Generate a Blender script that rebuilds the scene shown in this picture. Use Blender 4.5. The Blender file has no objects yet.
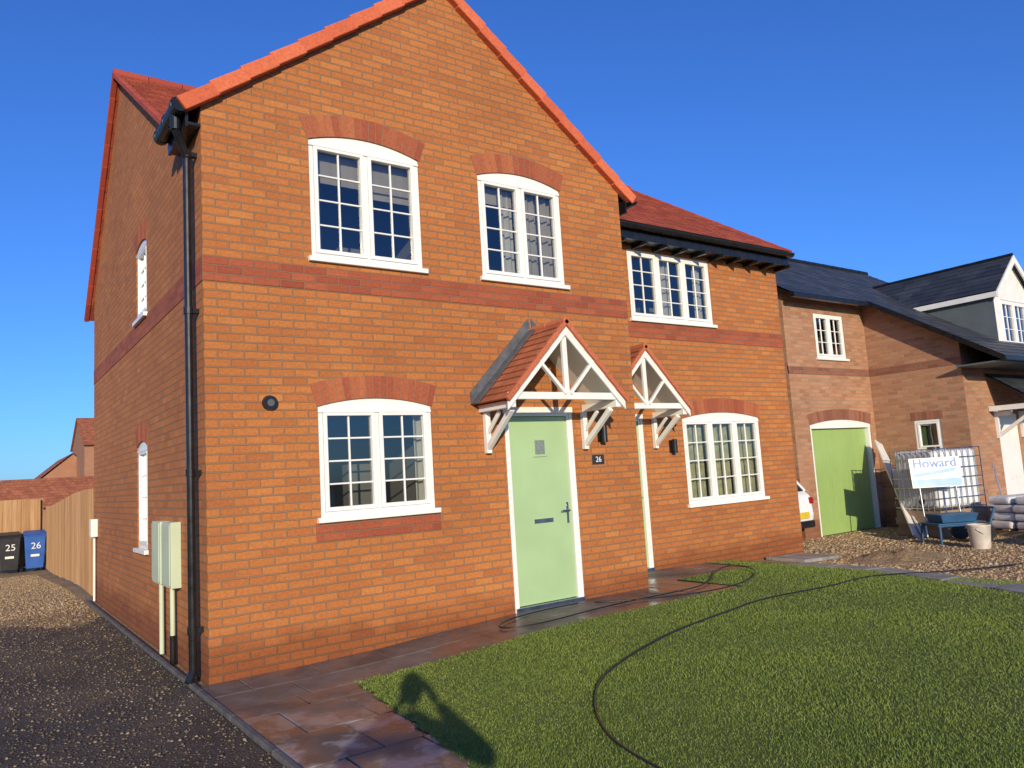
import bpy, bmesh, math, random
import numpy as np
from mathutils import Vector, Matrix
random.seed(7); rng=np.random.default_rng(7)
scn=bpy.context.scene
# ------------------------------------------------------------------ helpers
def ss(a,b,x):
    t=min(1,max(0,(x-a)/(b-a)));return t*t*(3-2*t)
def g(x,y):
    return .10*ss(.8,3.4,x)*(1-1.5*ss(6.3,9.5,x))-.3*ss(8,18,y)
class Mat:
    def __init__(s,name):
        s.m=bpy.data.materials.new(name);s.m.use_nodes=True;s.n=s.m.node_tree.nodes;s.l=s.m.node_tree.links
        s.b=s.n['Principled BSDF']
    def add(s,t,**k):
        n=s.n.new(t)
        for a,v in k.items():
            setattr(n,a,v)
        return n
    def link(s,a,b):s.l.new(a,b)
    def coord(s,kind='UV'):
        return s.add('ShaderNodeTexCoord').outputs[kind]
    def noise(s,vec,scale,detail=3,rough=.55):
        n=s.add('ShaderNodeTexNoise');n.inputs['Scale'].default_value=scale;n.inputs['Detail'].default_value=min(detail,4);n.inputs['Roughness'].default_value=rough
        s.link(vec,n.inputs['Vector']);return n.outputs['Fac']
    def ramp(s,fac,stops):
        r=s.add('ShaderNodeValToRGB');e=r.color_ramp.elements
        while len(e)<len(stops):e.new(.5)
        for i,(p,c) in enumerate(stops):
            e[i].position=p;e[i].color=(*c,1) if len(c)==3 else c
        s.link(fac,r.inputs[0]);return r.outputs[0]
    def mix(s,fac,a,b,mode='MIX'):
        m=s.add('ShaderNodeMix',data_type='RGBA',blend_type=mode)
        for sock,v in ((m.inputs[0],fac),(m.inputs[6],a),(m.inputs[7],b)):
            if hasattr(v,'is_output'):s.link(v,sock)
            elif isinstance(v,(int,float)):sock.default_value=v
            else:sock.default_value=(*v,1)
        return m.outputs[2]
    def math(s,op,a,b=0.):
        m=s.add('ShaderNodeMath',operation=op)
        for sock,v in ((m.inputs[0],a),(m.inputs[1],b)):
            if hasattr(v,'is_output'):s.link(v,sock)
            else:sock.default_value=v
        return m.outputs[0]
    def bump(s,h,dist=.005,strength=1.):
        b=s.add('ShaderNodeBump');b.inputs['Distance'].default_value=dist;b.inputs['Strength'].default_value=strength
        s.link(h,b.inputs['Height']);s.link(b.outputs[0],s.b.inputs['Normal'])
    def col(s,v):
        if hasattr(v,'is_output'):s.link(v,s.b.inputs['Base Color'])
        else:s.b.inputs['Base Color'].default_value=(*v,1)
    def rough(s,v):
        if hasattr(v,'is_output'):s.link(v,s.b.inputs['Roughness'])
        else:s.b.inputs['Roughness'].default_value=v
def simple(name,c,r=.5,var=.12,sc=6,metal=0,bump=0):
    m=Mat(name);o=m.coord('Object');f=m.noise(o,sc,3)
    d=tuple(x*(1-var) for x in c);h=tuple(min(1,x*(1+var)) for x in c)
    m.col(m.ramp(f,[(.3,d),(.7,h)]));
    m.rough(m.math('ADD',m.math('MULTIPLY',f,.25),r-.12));m.b.inputs['Metallic'].default_value=metal
    if bump:m.bump(m.noise(o,sc*12,3),bump)
    return m.m
def brickmat(name,stops,mortar,w=.225,h=.075,ms=.0075,offset=.5,rough=.85):
    m=Mat(name);uv=m.coord('UV');ob=m.coord('Object')
    wob=m.add('ShaderNodeTexNoise');wob.inputs['Scale'].default_value=14;wob.inputs['Detail'].default_value=0;m.link(uv,wob.inputs['Vector'])
    add=m.add('ShaderNodeMixRGB',blend_type='ADD');add.inputs[0].default_value=.007;m.link(uv,add.inputs[1]);m.link(wob.outputs['Color'],add.inputs[2])
    b=m.add('ShaderNodeTexBrick',offset=offset,offset_frequency=2,squash=1)
    for k,v in (('Scale',1),('Mortar Size',ms),('Mortar Smooth',.3),('Bias',0),('Brick Width',w),('Row Height',h)):b.inputs[k].default_value=v
    b.inputs['Color1'].default_value=(0,0,0,1);b.inputs['Color2'].default_value=(1,1,1,1);b.inputs['Mortar'].default_value=(.5,.5,.5,1)
    m.link(add.outputs[0],b.inputs['Vector'])
    c=m.ramp(b.outputs['Color'],stops)
    n1=m.noise(uv,38,4,.7);n2=m.noise(ob,.55,3)
    c=m.mix(1,c,m.ramp(n1,[(.25,(.74,.70,.64)),(.75,(1.18,1.2,1.22))]),'MULTIPLY')
    c=m.mix(b.outputs['Fac'],c,mortar)
    c=m.mix(1,c,m.ramp(n2,[(.3,(.88,.86,.85)),(.7,(1.06,1.06,1.06))]),'MULTIPLY')
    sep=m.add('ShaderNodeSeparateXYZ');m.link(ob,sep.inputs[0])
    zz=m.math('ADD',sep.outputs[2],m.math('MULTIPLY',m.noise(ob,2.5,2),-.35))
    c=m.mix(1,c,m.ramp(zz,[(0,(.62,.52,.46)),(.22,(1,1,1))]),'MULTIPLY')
    m.col(c);m.rough(rough)
    hgt=m.math('ADD',m.math('MULTIPLY',b.outputs['Fac'],-1.),m.math('MULTIPLY',n1,.45))
    m.bump(hgt,.008,1.)
    return m.m
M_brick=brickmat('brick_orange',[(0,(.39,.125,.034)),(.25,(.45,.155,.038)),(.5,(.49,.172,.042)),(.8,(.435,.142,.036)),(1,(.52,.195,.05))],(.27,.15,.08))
M_brickred=brickmat('brick_red_band',[(0,(.29,.062,.028)),(.5,(.355,.082,.035)),(1,(.40,.10,.042))],(.25,.12,.07))
M_brickbuff=brickmat('brick_pink',[(0,(.34,.155,.082)),(.35,(.42,.21,.115)),(.7,(.47,.24,.135)),(1,(.37,.165,.09))],(.36,.26,.18))
M_brickbrown=brickmat('brick_brown_band',[(0,(.20,.075,.045)),(.5,(.26,.10,.06)),(1,(.30,.12,.075))],(.25,.16,.11))
def islandbrick(name,stops):
    m=Mat(name);gm=m.add('ShaderNodeNewGeometry');o=m.coord('Object')
    c=m.ramp(gm.outputs['Random Per Island'],stops);n=m.noise(o,40,3,.7)
    m.col(m.mix(1,c,m.ramp(n,[(.25,(.75,.72,.7)),(.75,(1.18,1.18,1.18))]),'MULTIPLY'));m.rough(.85);m.bump(n,.004);return m.m
M_vous=islandbrick('brick_voussoir',[(0,(.30,.066,.032)),(.5,(.37,.098,.040)),(1,(.43,.13,.048))])
M_vousb=islandbrick('brick_voussoir_brown',[(0,(.20,.075,.045)),(1,(.32,.13,.08))])
M_mortar=simple('mortar',(.26,.145,.08),.9,.15,40)
def tilemat(name,stops,w,h,rough=.75):
    m=Mat(name);uv=m.coord('UV');ob=m.coord('Object')
    b=m.add('ShaderNodeTexBrick',offset=.5,offset_frequency=2)
    for k,v in (('Scale',1),('Mortar Size',.003),('Mortar Smooth',.2),('Bias',0),('Brick Width',w),('Row Height',h)):b.inputs[k].default_value=v
    b.inputs['Color1'].default_value=(0,0,0,1);b.inputs['Color2'].default_value=(1,1,1,1);b.inputs['Mortar'].default_value=(.5,.5,.5,1)
    m.link(uv,b.inputs['Vector']);c=m.ramp(b.outputs['Color'],stops)
    c=m.mix(b.outputs['Fac'],c,tuple(x*.35 for x in stops[0][1]))
    n=m.noise(ob,3,3);c=m.mix(1,c,m.ramp(n,[(.3,(.8,.8,.8)),(.7,(1.15,1.15,1.15))]),'MULTIPLY')
    m.col(c);m.rough(rough);m.bump(m.math('MULTIPLY',b.outputs['Fac'],-1),.005);return m.m
M_tile=tilemat('clay_tiles',[(0,(.28,.055,.034)),(.5,(.35,.073,.042)),(1,(.41,.10,.055))],.2,.16)
M_tilec=tilemat('canopy_tiles',[(0,(.36,.11,.048)),(.5,(.42,.135,.058)),(1,(.48,.165,.075))],.2,.16)
M_slate=tilemat('slate_tiles',[(0,(.030,.034,.042)),(.5,(.042,.047,.055)),(1,(.06,.065,.074))],.3,.2,.5)
M_verge=islandbrick('verge_tile',[(0,(.56,.115,.048)),(.5,(.62,.14,.058)),(1,(.68,.165,.072))])
M_verged=islandbrick('verge_tile_side',[(0,(.34,.055,.032)),(1,(.42,.075,.042))])
M_white=simple('white_upvc',(.80,.79,.76),.3,.03,3)
M_wtimber=simple('white_paint',(.78,.77,.73),.45,.06,5)
M_black=simple('black_plastic',(.012,.012,.013),.28,.3,8)
M_lead=simple('lead_flashing',(.10,.105,.115),.5,.25,12)
M_green=simple('green_door_paint',(.37,.52,.27),.35,.05,2)
M_greeng=simple('green_garage_paint',(.29,.43,.14),.45,.06,2)
M_metal=simple('brushed_metal',(.5,.5,.5),.3,.1,10,1)
M_cream=simple('meter_box',(.50,.58,.42),.45,.06,3)
M_grey=simple('grey_cladding',(.10,.12,.13),.6,.1,3)
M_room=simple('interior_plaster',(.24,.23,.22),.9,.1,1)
M_curt=simple('curtain_cloth',(.55,.54,.50),.9,.1,6)
M_curtg=simple('curtain_green',(.55,.54,.36),.9,.25,9)
M_blind=simple('blind_cloth',(.42,.38,.33),.9,.1,4)
M_obsc=simple('obscured_glass',(.20,.24,.22),.2,.25,60)
def glassmat():
    m=Mat('window_glass');m.n.remove(m.b);out=[n for n in m.n if n.type=='OUTPUT_MATERIAL'][0]
    fr=m.add('ShaderNodeFresnel');fr.inputs[0].default_value=1.5
    fac=m.math('ADD',m.math('MULTIPLY',fr.outputs[0],2.2),.04)
    t=m.add('ShaderNodeBsdfTransparent');t.inputs[0].default_value=(.70,.73,.72,1)
    gl=m.add('ShaderNodeBsdfGlossy');gl.inputs['Roughness'].default_value=.01;gl.inputs[0].default_value=(.9,.93,.95,1)
    o=m.coord('Object');b=m.add('ShaderNodeBump');b.inputs['Distance'].default_value=.006;b.inputs['Strength'].default_value=.4
    m.link(m.noise(o,2.2,1),b.inputs['Height']);m.link(b.outputs[0],gl.inputs['Normal'])
    mx=m.add('ShaderNodeMixShader');m.link(fac,mx.inputs[0]);m.link(t.outputs[0],mx.inputs[1]);m.link(gl.outputs[0],mx.inputs[2]);m.link(mx.outputs[0],out.inputs[0]);return m.m
M_glass=glassmat()

def empty(name,loc):
    e=bpy.data.objects.new(name,None);e.location=loc;e.empty_display_size=.2;scn.collection.objects.link(e);return e
def attach(o,p):
    if p is not None:
        o.parent=p;o.matrix_parent_inverse=Matrix.Translation(-Vector(p.location))
class MB:
    def __init__(s):s.v=[];s.f=[];s.mi=[];s.uv=[]
    def face(s,pts,mi=0,uv=None):
        i=len(s.v);s.v+= [tuple(p) for p in pts];s.f.append(tuple(range(i,i+len(pts))));s.mi.append(mi);s.uv.append(uv)
    def hexa(s,c,mi=0):
        i=len(s.v);s.v+=[tuple(p) for p in c]
        for f in ((0,3,2,1),(4,5,6,7),(0,1,5,4),(1,2,6,5),(2,3,7,6),(3,0,4,7)):
            s.f.append(tuple(i+k for k in f));s.mi.append(mi);s.uv.append(None)
    def box(s,x0,x1,y0,y1,z0,z1,mi=0,M=None):
        c=[(x0,y0,z0),(x1,y0,z0),(x1,y1,z0),(x0,y1,z0),(x0,y0,z1),(x1,y0,z1),(x1,y1,z1),(x0,y1,z1)]
        if M is not None:c=[M@Vector(p) for p in c]
        s.hexa(c,mi)
    def beam(s,p1,p2,w,h,mi=0,up=(0,0,1)):
        p1=Vector(p1);p2=Vector(p2);d=(p2-p1).normalized();u=Vector(up)
        if abs(d.dot(u))>.98:u=Vector((0,1,0))
        r=d.cross(u).normalized();u=r.cross(d).normalized();r*=w/2;u*=h/2
        s.hexa([p1-r-u,p1+r-u,p2+r-u,p2-r-u,p1-r+u,p1+r+u,p2+r+u,p2-r+u],mi)
    def cyl(s,p1,p2,r1,r2=None,n=14,mi=0,caps=True):
        r2=r1 if r2 is None else r2
        p1=Vector(p1);p2=Vector(p2);d=(p2-p1).normalized();u=Vector((0,0,1)) if abs(d.z)<.9 else Vector((1,0,0))
        a=d.cross(u).normalized();b=d.cross(a);i=len(s.v)
        for k in range(n):
            t=2*math.pi*k/n;e=a*math.cos(t)+b*math.sin(t);s.v.append(tuple(p1+e*r1));s.v.append(tuple(p2+e*r2))
        for k in range(n):
            j=(k+1)%n;s.f.append((i+2*k,i+2*j,i+2*j+1,i+2*k+1));s.mi.append(mi);s.uv.append(None)
        if caps:
            s.f.append(tuple(i+2*k for k in range(n)));s.mi.append(mi);s.uv.append(None)
            s.f.append(tuple(i+2*k+1 for k in reversed(range(n))));s.mi.append(mi);s.uv.append(None)
    def prism(s,poly,ax,a,b,mi=0):
        def P(p,t):
            return (t,p[0],p[1]) if ax==0 else ((p[0],t,p[1]) if ax==1 else (p[0],p[1],t))
        n=len(poly);i=len(s.v);s.v+=[P(p,a) for p in poly]+[P(p,b) for p in poly]
        s.f.append(tuple(range(i,i+n)));s.f.append(tuple(range(i+2*n-1,i+n-1,-1)));s.mi+=[mi,mi];s.uv+=[None,None]
        for k in range(n):
            j=(k+1)%n;s.f.append((i+k,i+j,i+n+j,i+n+k));s.mi.append(mi);s.uv.append(None)
    def obj(s,name,mats,parent=None,bevel=0,smooth=False,recalc=True,seg=2):
        me=bpy.data.meshes.new(name);me.from_pydata(s.v,[],s.f)
        if not isinstance(mats,(list,tuple)):mats=[mats]
        for m in mats:me.materials.append(m)
        me.polygons.foreach_set('material_index',s.mi)
        ul=me.uv_layers.new(name='UVMap');me.update()
        for p,uv in zip(me.polygons,s.uv):
            n=p.normal
            for k,li in enumerate(p.loop_indices):
                if uv is not None:ul.data[li].uv=uv[k];continue
                co=me.vertices[me.loops[li].vertex_index].co
                if abs(n.z)>.75:q=(co.x,co.y)
                elif abs(n.x)>abs(n.y):q=(co.y+.06,co.z)
                else:q=(co.x,co.z)
                ul.data[li].uv=q
        if recalc:
            bm=bmesh.new();bm.from_mesh(me);bmesh.ops.recalc_face_normals(bm,faces=bm.faces);bm.to_mesh(me);bm.free()
        o=bpy.data.objects.new(name,me);scn.collection.objects.link(o)
        if smooth:
            for p in me.polygons:p.use_smooth=True
        if bevel:
            b=o.modifiers.new('b','BEVEL');b.width=bevel;b.segments=seg;b.limit_method='ANGLE';b.angle_limit=.6
        attach(o,parent);return o
def T(kind,c):
    if kind=='F':return lambda u,d,z:(u,c+d,z)
    return lambda u,d,z:(c+d,u,z)
def tbox(mb,t,u0,u1,d0,d1,z0,z1,mi=0):
    a=t(u0,d0,z0);b=t(u1,d1,z1);mb.box(min(a[0],b[0]),max(a[0],b[0]),min(a[1],b[1]),max(a[1],b[1]),z0,z1,mi)
def arc(u0,u1,zs,r,n=14):
    if r<=0:return [(u1,zs),(u0,zs)]
    w=u1-u0;R=(w*w/4+r*r)/(2*r);cx=(u0+u1)/2;cz=zs+r-R;a=math.asin(w/2/R)
    return [(cx+R*math.sin(a-2*a*k/n),cz+R*math.cos(a-2*a*k/n)) for k in range(n+1)]
def wall(name,kind,c,outline,holes,mat,parent,reveal=.12,sgn=1):
    bm=bmesh.new();t=T(kind,c);uvl=bm.loops.layers.uv.new('UVMap');edges=[]
    loops=[]
    for lp in [outline]+holes:
        vs=[bm.verts.new(t(p[0],0,p[1])) for p in lp];loops.append(vs)
        for k in range(len(vs)):edges.append(bm.edges.new((vs[k],vs[(k+1)%len(vs)])))
    bmesh.ops.triangle_fill(bm,use_beauty=True,use_dissolve=False,edges=edges)
    for vs,lp in zip(loops[1:],holes):
        bk=[bm.verts.new(t(p[0],reveal*sgn,p[1])) for p in lp]
        for k in range(len(vs)):
            j=(k+1)%len(vs);bm.faces.new((vs[k],vs[j],bk[j],bk[k]))
    bm.normal_update()
    for f in bm.faces:
        n=f.normal
        for l in f.loops:
            co=l.vert.co
            if abs(n.z)>.75:l[uvl].uv=(co.x,co.y)
            elif abs(n.x)>abs(n.y):l[uvl].uv=(co.y+.06,co.z)
            else:l[uvl].uv=(co.x,co.z)
    me=bpy.data.meshes.new(name);bm.to_mesh(me);bm.free();me.materials.append(mat)
    o=bpy.data.objects.new(name,me);scn.collection.objects.link(o);attach(o,parent);return o
def hole(u0,u1,z0,zs,r=0):return [(u0,z0),(u1,z0)]+arc(u0,u1,zs,r)
def voussoirs(name,kind,c,u0,u1,zs,r,parent,h=.215,mat=None):
    t=T(kind,c);mb=MB();w=u1-u0
    if r<=0:
        n=int((w+.1)/.075);
        for k in range(n):
            a=u0-.05+k*(w+.1)/n;tbox(mb,t,a+.004,a+(w+.1)/n-.004,-.007,.03,zs,zs+h,0)
        tbox(mb,t,u0-.055,u1+.055,-.003,.02,zs-.001,zs+h+.006,1)
    else:
        R=(w*w/4+r*r)/(2*r);cx=(u0+u1)/2;cz=zs+r-R;a=math.asin(w/2/R)+.012/R;n=max(8,int(2*a*(R+h*.4)/.075))
        for k in range(n):
            a0=-a+2*a*k/n+.0050/R;a1=-a+2*a*(k+1)/n-.0050/R
            P=lambda an,rr,d:t(cx+rr*math.sin(an),d,cz+rr*math.cos(an))
            mb.hexa([P(a0,R,-.007),P(a1,R,-.007),P(a1,R,.03),P(a0,R,.03),P(a0,R+h,-.007),P(a1,R+h,-.007),P(a1,R+h,.03),P(a0,R+h,.03)],0)
        for k in range(n):
            a0=-a+2*a*k/n;a1=-a+2*a*(k+1)/n
            mb.hexa([P(a0,R,-.003),P(a1,R,-.003),P(a1,R,.02),P(a0,R,.02),P(a0,R+h+.004,-.003),P(a1,R+h+.004,-.003),P(a1,R+h+.004,.02),P(a0,R+h+.004,.02)],1)
    mb.obj(name,[mat or M_vous,M_mortar],parent)
def curtain(mb,t,u0,u1,z0,z1,d=.16,mi=0,amp=.018,wl=.09):
    n=max(6,int((u1-u0)/.012));
    for k in range(n):
        a=u0+(u1-u0)*k/n;b=u0+(u1-u0)*(k+1)/n
        da=d+amp*math.sin(a/wl*6.28)+amp*.5*math.sin(a/wl*2.7);db=d+amp*math.sin(b/wl*6.28)+amp*.5*math.sin(b/wl*2.7)
        mb.face([t(a,da,z0),t(b,db,z0),t(b,db,z1),t(a,da,z1)],mi)
def window(name,kind,c,u0,u1,z0,zs,r,parent,lights=2,cols=2,rows=3,curt=(),depth=1.7,sill=True,bars=True,room=True):
    t=T(kind,c);W=MB();
    f=.05
    tbox(W,t,u0+.001,u0+f,.015,.085,z0,zs);tbox(W,t,u1-f,u1-.001,.015,.085,z0,zs);tbox(W,t,u0+f,u1-f,.015,.085,z0,z0+f)
    top=zs-.045 if r>0 else zs
    if r>0:
        pts=[(u0+.001,top)]+[(u1-.001,top)]+[(min(max(p[0],u0+.001),u1-.001),p[1]-.001) for p in arc(u0,u1,zs,r)]
        W.prism(pts,1 if kind=='F' else 0,c+.012,c+.09)
        tbox(W,t,u0+.002,u1-.002,.000,.03,top-.014,top+.012)
        it=top
    else:
        it=zs-f;tbox(W,t,u0+f,u1-f,.015,.085,it,zs)
    a=u0+f;b=u1-f;m=.035;lw=(b-a-m*(lights-1))/lights
    G=MB()
    for i in range(lights):
        p=a+i*(lw+m);q=p+lw
        if i<lights-1:tbox(W,t,q,q+m,.015,.085,z0+f,it)
        s=.042
        tbox(W,t,p+.003,p+s,.004,.07,z0+f+.003,it-.003);tbox(W,t,q-s,q-.003,.004,.07,z0+f+.003,it-.003)
        tbox(W,t,p+s,q-s,.004,.07,z0+f+.003,z0+f+s);tbox(W,t,p+s,q-s,.004,.07,it-s,it-.003)
        gz0=z0+f+s;gz1=it-s;g0=p+s;g1=q-s
        if bars:
            for k in range(1,cols):
                x=g0+(g1-g0)*k/cols;tbox(W,t,x-.008,x+.008,.03,.058,gz0,gz1)
            for k in range(1,rows):
                z=gz0+(gz1-gz0)*k/rows;tbox(W,t,g0,g1,.032,.056,z-.008,z+.008)
        G.face([t(g0-.01,.045,gz0-.01),t(g1+.01,.045,gz0-.01),t(g1+.01,.045,gz1+.01),t(g0-.01,.045,gz1+.01)])
    if sill:tbox(W,t,u0-.035,u1+.035,-.045,.05,z0-.042,z0+.006)
    W.obj(name+'_frame',M_white,parent,bevel=.003,seg=1)
    G.obj(name+'_glass',M_glass,parent,recalc=False)
    if room:
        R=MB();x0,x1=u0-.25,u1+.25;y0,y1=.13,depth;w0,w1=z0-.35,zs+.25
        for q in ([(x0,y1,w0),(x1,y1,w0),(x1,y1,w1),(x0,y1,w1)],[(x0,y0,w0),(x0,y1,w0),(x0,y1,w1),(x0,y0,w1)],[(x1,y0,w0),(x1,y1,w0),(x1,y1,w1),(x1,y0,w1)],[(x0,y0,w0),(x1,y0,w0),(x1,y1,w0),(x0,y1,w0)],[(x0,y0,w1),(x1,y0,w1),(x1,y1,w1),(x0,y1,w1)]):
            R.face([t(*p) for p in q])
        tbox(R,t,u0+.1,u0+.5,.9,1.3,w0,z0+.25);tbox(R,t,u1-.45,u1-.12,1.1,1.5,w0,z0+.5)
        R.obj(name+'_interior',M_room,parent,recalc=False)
    if curt:
        Cm=MB()
        for (a0,a1,b0,b1,mi,amp) in curt:curtain(Cm,t,a0,a1,b0,b1,.16,mi,amp)
        Cm.obj(name+'_curtains',[M_curt,M_curtg,M_blind],parent,recalc=False)
def slope(mb,e0,e1,r0,r1,ex=.16,th=.018,mi=0,under=True):
    """stepped tile courses from eave line e0-e1 to ridge line r0-r1"""
    e0,e1,r0,r1=map(Vector,(e0,e1,r0,r1));L=((r0-e0).length+(r1-e1).length)/2;n=max(2,round(L/ex))
    nor=(e1-e0).cross(r0-e0).normalized()
    if nor.z<0:nor=-nor
    ax=(e1-e0).normalized()
    for k in range(n):
        a=k/n;b=(k+1)/n
        A=e0.lerp(r0,a);B=e1.lerp(r1,a);C=e1.lerp(r1,b);D=e0.lerp(r0,b)
        A2=A+nor*th;B2=B+nor*th;C2=C+nor*th*.12;D2=D+nor*th*.12
        ua,ub,uc,ud=[(P-e0).dot(ax) for P in (A,B,C,D)]
        v0=k*.16+.001;v1=k*.16+.159
        mb.face([A2,B2,C2,D2],mi,[(ua,v0),(ub,v0),(uc,v1),(ud,v1)])
        mb.face([A,B,B2,A2],mi,[(ua,v0),(ub,v0),(ub,v0+.01),(ua,v0+.01)])
    if under:mb.face([e0-nor*.03,e1-nor*.03,r1-nor*.03,r0-nor*.03],mi)
def ridge(mb,p,q,r=.11,seg=.45,mi=0):
    p=Vector(p);q=Vector(q);n=max(1,round((q-p).length/seg))
    for k in range(n):
        a=p.lerp(q,k/n);b=p.lerp(q,(k+.985)/n);mb.cyl(a,b,r*1.04,r*.97,12,mi)
def verge(mb,p,q,w=.09,h=.15,seg=.33,mi=0,side=Vector((0,-1,0))):
    """dry-verge units stepping up a gable edge from p to q"""
    p=Vector(p);q=Vector(q);n=max(1,round((q-p).length/seg));d=(q-p).normalized();up=side.cross(d).normalized()
    if up.z<0:up=-up
    for k in range(n):
        a=p.lerp(q,k/n);b=p.lerp(q,(k+1.05)/n)
        mb.hexa([a-side*w-up*h*.75,a-up*h*.75,b-up*h*.85,b-side*w-up*h*.85,a-side*w+up*h*.30,a+up*h*.30,b+up*h*.14,b-side*w+up*h*.14],mi)
# ------------------------------------------------------------------ MAIN HOUSE (semi-detached pair)
H=empty('brick_house',(4.8,3.5,0))
XC=2.53;WH=2.69;ZE=4.95;ZA=7.0;S1=(ZA-ZE)/WH
def zw(x):return ZA-abs(x-XC)*S1
XW=5.02;XR=9.58;YB=7.05;RY=4.3;RZ=7.31;S2=(RZ-4.96)/(RY-.68);SB=(RZ-4.50)/(7.38-RY)
def zm(y):return RZ-(RY-y)*S2 if y<RY else RZ-(y-RY)*SB
wins=dict(w1=(.98,2.17,3.69,4.86,.10),w2=(2.90,4.06,3.69,4.85,.095),w3=(.99,2.18,1.26,2.28,.08))
door=(3.07,4.0,.04,2.25)
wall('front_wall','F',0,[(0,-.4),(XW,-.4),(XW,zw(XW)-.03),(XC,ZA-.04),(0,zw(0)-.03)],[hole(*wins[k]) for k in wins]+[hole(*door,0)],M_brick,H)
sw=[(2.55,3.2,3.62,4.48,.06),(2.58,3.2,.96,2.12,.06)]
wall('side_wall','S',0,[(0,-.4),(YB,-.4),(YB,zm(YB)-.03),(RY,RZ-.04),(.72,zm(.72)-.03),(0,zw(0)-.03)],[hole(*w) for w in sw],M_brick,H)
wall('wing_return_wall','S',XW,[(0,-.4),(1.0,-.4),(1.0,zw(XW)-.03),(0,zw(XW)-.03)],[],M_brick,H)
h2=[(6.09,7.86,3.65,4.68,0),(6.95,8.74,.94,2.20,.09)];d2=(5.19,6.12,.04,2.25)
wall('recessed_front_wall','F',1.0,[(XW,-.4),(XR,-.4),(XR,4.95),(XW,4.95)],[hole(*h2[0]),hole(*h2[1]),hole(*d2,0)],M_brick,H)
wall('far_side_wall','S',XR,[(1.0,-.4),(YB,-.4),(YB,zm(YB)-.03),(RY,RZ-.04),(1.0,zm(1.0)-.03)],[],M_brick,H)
wall('back_wall','F',YB,[(0,-.4),(XR,-.4),(XR,4.75),(0,4.75)],[],M_brick,H)
b=MB();b.box(-.005,XW+.005,-.005,.02,3.375,3.6);b.box(-.0052,.02,-.004,YB,3.3751,3.5999);b.box(XW-.02,XW+.0052,-.004,1.0,3.3751,3.5999)
b.box(XW+.006,XR+.005,.995,1.02,3.375,3.6)
b.obj('string_course',M_brickred,H)
b=MB();
for (u0,u1,z) in ((.94,2.23,1.215),):b.box(u0,u1,-.005,.02,1.05,1.2149)
b.obj('sill_bricks',M_brickred,H)
for k in wins:
    w=wins[k];voussoirs('arch_'+k,'F',0,w[0],w[1],w[3],w[4],H)
voussoirs('arch_ground_h2','F',1.0,*h2[1][:2],h2[1][3],h2[1][4],H)
for i,w in enumerate(sw):voussoirs('arch_side_%d'%i,'S',0,w[0],w[1],w[3],w[4],H)
window('window_bed_1','F',0,*wins['w1'],H,2,2,4,curt=[(1.03,1.56,4.5,4.80,2,.001),(1.60,2.12,4.42,4.80,2,.001),(1.04,1.14,3.72,4.80,0,.018)])
window('window_bed_2','F',0,*wins['w2'],H,2,2,4,curt=[(3.28,3.46,3.72,4.78,0,.02),(3.62,4.02,3.72,4.78,2,.02),(2.95,3.46,4.6,4.78,2,.001)])
window('window_lounge','F',0,*wins['w3'],H,2,2,4,curt=[(2.04,2.14,1.3,2.22,0,.015),(1.04,1.12,1.3,2.22,0,.015)])
window('window_triple_up','F',1.0,*h2[0],H,3,2,4,curt=[(6.15,6.34,3.7,4.65,0,.02),(6.9,7.1,3.7,4.65,0,.02),(7.62,7.8,3.7,4.65,0,.02)])
window('window_triple_down','F',1.0,*h2[1],H,3,2,4,curt=[(7.0,7.52,1.0,2.15,1,.025),(7.6,8.12,1.0,2.15,1,.025),(8.18,8.7,1.0,2.15,1,.025)])
for i,w in enumerate(sw):window('window_side_%d'%i,'S',0,*w,H,1,2,4)
# doors
def front_door(name,x0,x1,yw,parent):
    D=MB();D.box(x0+.001,x0+.06,yw+.005,yw+.1,.1,2.249);D.box(x1-.06,x1-.001,yw+.005,yw+.1,.1,2.249);D.box(x0+.06,x1-.06,yw+.005,yw+.1,2.17,2.249)
    D.box(x0-.02,x1+.02,yw-.012,yw+.004,2.2,2.27)
    D.box(x0-.005,x0+.03,yw-.012,yw+.004,.1,2.2);D.box(x1-.03,x1+.005,yw-.012,yw+.004,.1,2.2)
    D.obj(name+'_frame',M_white,parent,bevel=.004,seg=1)
    L=MB();a=x0+.064;bb=x1-.064;L.box(a,bb,yw+.03,yw+.075,.155,2.166)
    cx=(a+bb)/2
    L.obj(name+'_leaf',M_green,parent,bevel=.004,seg=1)
    P=MB()
    for (z0,z1,p0,p1) in ((.33,.88,a+.12,cx-.05),(.33,.88,cx+.05,bb-.12),(1.16,1.55,a+.12,cx-.05),(1.16,1.55,cx+.05,bb-.12)):
        for q in ((p0,p1,z0,z0+.012),(p0,p1,z1-.012,z1),(p0,p0+.012,z0+.012,z1-.012),(p1-.012,p1,z0+.012,z1-.012)):
            P.box(q[0],q[1],yw+.0282,yw+.031,q[2],q[3])
    P.obj(name+'_panels',M_green,parent)
    K=MB();K.box(cx-.095,cx+.095,yw+.016,yw+.034,1.72,1.93,0)
    K.box(cx-.068,cx+.068,yw+.012,yw+.02,1.747,1.903,1)
    K.obj(name+'_light',[M_green,M_obsc],parent,bevel=.003,seg=1)
    F=MB();F.box(cx-.13,cx+.13,yw+.02,yw+.034,1.0,1.045);F.box(bb-.075,bb-.045,yw+.022,yw+.034,.97,1.2);F.cyl((bb-.06,yw+.03,1.11),(bb-.06,yw-.02,1.11),.01);F.cyl((bb-.06,yw-.018,1.11),(bb-.17,yw-.018,1.11),.01)
    F.cyl((bb-.06,yw+.025,1.16),(bb-.06,yw+.015,1.16),.012)
    F.obj(name+'_furniture',M_metal,parent)
    Th=MB();Th.box(x0,x1,yw-.03,yw+.11,.06,.15);Th.obj(name+'_threshold',M_metal,parent,bevel=.005)
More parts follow.
